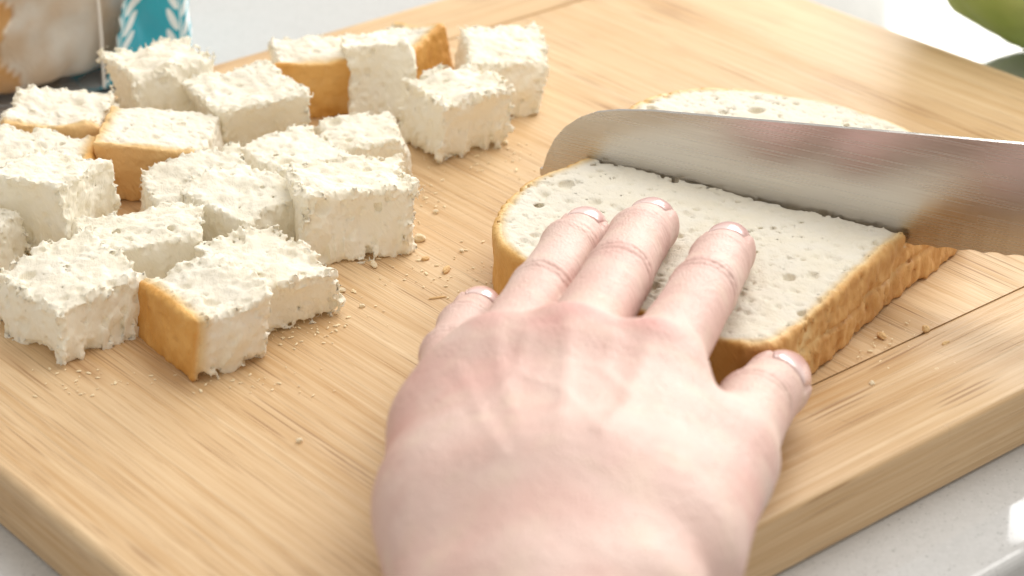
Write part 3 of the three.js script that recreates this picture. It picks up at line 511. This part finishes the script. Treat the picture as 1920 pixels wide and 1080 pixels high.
// ---------------------------------------------------------------- bread bag behind the board, with the rest of the loaf in it
{
  const place = (o) => { const u = -6, v = -26.6; o.position.set((0.765 * u + 0.644 * v) / 100, (-BOARD_T + 6.0) / 100, (-0.644 * u + 0.765 * v) / 100); o.rotation.y = YAW; };
  const box = (x, y, z, h, r) => { const q = [Math.abs(x) - h[0] + r, Math.abs(y) - h[1] + r, Math.abs(z) - h[2] + r]; return Math.hypot(Math.max(q[0], 0), Math.max(q[1], 0), Math.max(q[2], 0)) + Math.min(Math.max(...q), 0) - r; };
  const loaf = new THREE.Group(); place(loaf); top(loaf, 'bread_loaf', 'pale loaf with orange crust inside the clear plastic bag', 'bread loaf');
  {
    const f = (x, y, z) => { const b = box(x, y + 0.3, z, [9.4, 5.3, 3.6], 1.0); return Math.abs(b) > 0.5 ? b : b + 0.12 * noise(x * 1.2, y * 1.2, z * 1.2) + 0.08 * noise(x * 3, y * 3, z * 3); };
    const crustAt = (x, y, z) => x < 3.5 + 0.5 * noise(0.3, y * 0.8, 1) || z < 2.4;
    const [a, b] = shell(nets(f, [-10, -6, -4.2], [10, 5.6, 4.2], 0.22), (x, y, z) => crustAt(x, y, z) ? mix3([0.55, 0.27, 0.08], [0.66, 0.40, 0.17], clamp(0.5 + fbm(x, y, z, 3))) : mix3([0.82, 0.66, 0.49], [0.98, 0.94, 0.86], clamp(0.5 + 1.9 * fbm(x * 1.1, y * 1.1, z * 1.1, 4))), crustAt);
    part('crumb', b, crumbMat, loaf); part('crust', a, crustMat, loaf);
  }
  const bag = new THREE.Group(); place(bag); top(bag, 'bread_bag', 'clear plastic bread bag with blue print of white wheat ears', 'bread bag');
  const f = (x, y, z) => { const b = box(x, y, z, [10.3, 5.95, 4.4], 0.7); return Math.abs(b) > 0.6 ? b : b + 0.16 * noise(x * 0.7, y * 0.5, z * 0.7) + 0.12 * noise(x * 1.9 + y, y * 0.8, z * 1.9) + 0.03 * noise(x * 4.5, y * 2, z * 4.5); };
  const onPrint = (x, y, z) => x > 6.7 + 0.36 * (y + 5.2) && z > -2;
  const c = document.createElement('canvas'); c.width = 512; c.height = 1024; const q = c.getContext('2d');   // 6 cm x 12 cm of print, x from 6 to 12, y from -6 to 6
  q.fillStyle = '#22a6bf'; q.fillRect(0, 0, 512, 1024);
  const X = (x) => (x - 6) / 6 * 512, Y = (y) => (6 - y) / 12 * 1024;
  const ear = (x0, y0, x1, y1, n, len) => {
    q.strokeStyle = '#e6f1f5'; q.lineWidth = 5; q.beginPath(); q.moveTo(X(x0), Y(y0)); q.lineTo(X(x1), Y(y1)); q.stroke();
    const ang = Math.atan2(Y(y1) - Y(y0), X(x1) - X(x0));
    for (let i = 0; i < n; i++) for (const s of [-1, 1]) { const t = (i + 0.3 * (s + 1)) / n; q.save(); q.translate(X(x0 + (x1 - x0) * t), Y(y0 + (y1 - y0) * t)); q.rotate(ang + s * 0.42); q.fillStyle = '#e6f1f5'; q.beginPath(); q.ellipse(len * 46, s * 7, len * 44, 11, 0, 0, 7); q.fill(); q.restore(); }
  };
  ear(6.7, -5.6, 9.2, 1.5, 11, 1.0); ear(9.6, -5.0, 9.9, 2.5, 10, 0.9); ear(7.0, -1.5, 8.0, 3.5, 8, 1); ear(10.6, -6, 10.5, 2, 10, 0.9);
  const print = new THREE.CanvasTexture(c); print.colorSpace = THREE.SRGBColorSpace;
  const [a, b] = shell(nets(f, [-11, -6.4, -5.2], [11, 6.6, 5.2], 0.2), () => [1, 1, 1], onPrint, (x, y, z) => [100 * (x - 6) / 6 + (x > 9.6 ? (4 - z) * 1.5 : 0), 100 * (y + 6) / 12]);
  part('film', b, new THREE.MeshPhysicalMaterial({ color: 0xffffff, transmission: 1, thickness: 0, roughness: 0.06, ior: 1.45 }), bag);
  part('print', a, new THREE.MeshPhysicalMaterial({ map: print, roughness: 0.25, clearcoat: 0.4, clearcoatRoughness: 0.2, side: THREE.DoubleSide }), bag);
  const seam = new THREE.TubeGeometry(new THREE.CatmullRomCurve3([-5.6, -3, 0, 3, 5.4].map((y, i) => new THREE.Vector3(0.0650 + 0.0006 * Math.sin(i * 2), y / 100, 0.0447))), 30, 0.0005, 6);
  part('seam', seam, new THREE.MeshStandardMaterial({ color: 0xf2efe9, roughness: 0.4 }), bag);
}

// ---------------------------------------------------------------- lettuce at the far right
{
  const g = new THREE.Group(); g.position.set(0.195, -BOARD_T / 100, -0.213);
  top(g, 'lettuce_head', 'pale green rounded lettuce head standing on the far counter', 'lettuce');
  const heart = (x, y, z) => { const d = Math.hypot(x, (y - 5.6) * 1.05, z) - 5.6; if (Math.abs(d) > 1.2) return d; const a = Math.atan2(z, x); return d + 0.18 * Math.abs(Math.sin(a * 4 + 0.25 * y)) + 0.25 * noise(x * 0.5, y * 0.5, z * 0.5) + 0.06 * noise(x * 2, y * 2, z * 2); };
  const leafMat = new THREE.MeshPhysicalMaterial({ vertexColors: true, roughness: 0.75, side: THREE.DoubleSide, transmission: 0.25, thickness: 0, specularIntensity: 0.4 });
  part('heart', shell(nets(heart, [-6.4, -0.4, -6.4], [6.4, 12.2, 6.4], 0.2), (x, y, z) => mix3([0.34, 0.46, 0.12], [0.58, 0.66, 0.30], clamp(0.5 + 0.8 * fbm(x * 0.6, y * 0.25, z * 0.6, 3)))), leafMat, g);
}

// ---------------------------------------------------------------- crumbs on the board
{
  const r = rng(33), brown = new THREE.MeshPhysicalMaterial({ color: new THREE.Color().setRGB(0.70, 0.47, 0.23), roughness: 0.9 }), pale = new THREE.MeshPhysicalMaterial({ color: new THREE.Color().setRGB(0.88, 0.77, 0.56), roughness: 1, transmission: 0.3, thickness: 0 });
  const lump = (seed, s) => { const g = new THREE.IcosahedronGeometry(1, 3), p = g.attributes.position; for (let i = 0; i < p.count; i++) { const x = p.getX(i), y = p.getY(i), z = p.getZ(i), k = 1 + 0.5 * fbm(x * 1.5 + seed, y * 1.5, z * 1.5, 3); p.setXYZ(i, x * k * s[0], y * k * s[1], z * k * s[2]); } g.computeVertexNormals(); return g; };
  const where = (x) => x > 5 ? 'on the board beside the crust' : 'on the board between cubes and slice';
  for (const [x, z, sx, sy, sz, b] of [[-2.6, -2.9, 1.9, 1.3, 1.3, 0], [-1.8, -1.0, 2.0, 0.8, 0.9, 1], [-2.4, -1.7, 1.3, 0.6, 0.8, 1], [-4.6, 0.2, 1.2, 0.7, 0.9, 0], [-6.9, 4.2, 1.4, 0.9, 1.0, 0], [-3.8, -1.3, 1.7, 0.8, 0.8, 0], [-4.6, 0.8, 1.0, 0.7, 0.8, 0], [-5.1, 8.0, 0.9, 0.6, 0.7, 0], [-2.2, -4.7, 1.1, 0.7, 0.8, 0], [-3.4, -2.3, 1.4, 0.5, 0.7, 0], [9.6, 2.8, 1.7, 0.8, 1.0, 1], [10.8, 2.5, 1.4, 1.0, 1.0, 1], [9.0, 5.3, 1.0, 0.7, 0.7, 0], [-0.2, -9.6, 1.0, 0.8, 0.8, 0], [-1.4, -2.2, 0.8, 0.5, 0.6, 0], [-4.0, 1.1, 0.9, 0.6, 0.7, 0], [-2.0, 0.6, 2.6, 0.35, 0.35, 1], [11.2, 3.2, 1.5, 0.5, 0.6, 1]]) {
    const m = new THREE.Mesh(lump(x * 3 + z, [sx / 1000, sy / 1000, sz / 1000]), b ? brown : pale); m.position.set(x / 100, (sy * 0.6) / 1000 + (x > 8 && z > 2 ? 0.0003 : 0), z / 100); m.rotation.y = 6 * r();
    top(m, 'bread_crumb', (b ? 'small brown crust flake lying ' : 'small pale bread crumb lying ') + where(x), 'crumb', (b ? 'crust flakes ' : 'pale crumbs ') + where(x));
  }
  const im = new THREE.InstancedMesh(lump(2, [0.00036, 0.0002, 0.00026]), new THREE.MeshPhysicalMaterial({ color: new THREE.Color().setRGB(0.86, 0.72, 0.48), roughness: 1 }), 300), m = new THREE.Matrix4(), e = new THREE.Euler(), q = new THREE.Quaternion();
  const spots = [[-2.8, -2.4, 2.2, 2.6], [-4.8, 1.4, 2.0, 1.8], [-1.6, -0.6, 1.6, 2.0], [-0.6, -8.5, 1.6, 1.8], [-7.0, 5.0, 2.6, 1.2], [9.8, 3.2, 1.8, 1.6], [-5.6, 2.6, 1.6, 1.2], [-2.6, -6.4, 1.2, 1.6], [-10.5, 5.2, 2.0, 1.0]];
  for (let i = 0; i < 300; i++) { const [x, z, a, b] = spots[i % 9], s = 0.5 + 1.1 * r() * r(); m.compose(new THREE.Vector3((x + a * (r() + r() - 1)) / 100, 0.0002 + (x > 8 ? 0.0003 : 0), (z + b * (r() + r() - 1)) / 100), q.setFromEuler(e.set(0, 6 * r(), 0)), new THREE.Vector3(s * (1 + r()), s, s)); im.setMatrixAt(i, m); }
  top(im, 'fine_crumbs', 'fine pale bread crumbs scattered over the cutting board', 'crumbs', null, 'stuff');
}

renderer.render(scene, camera);
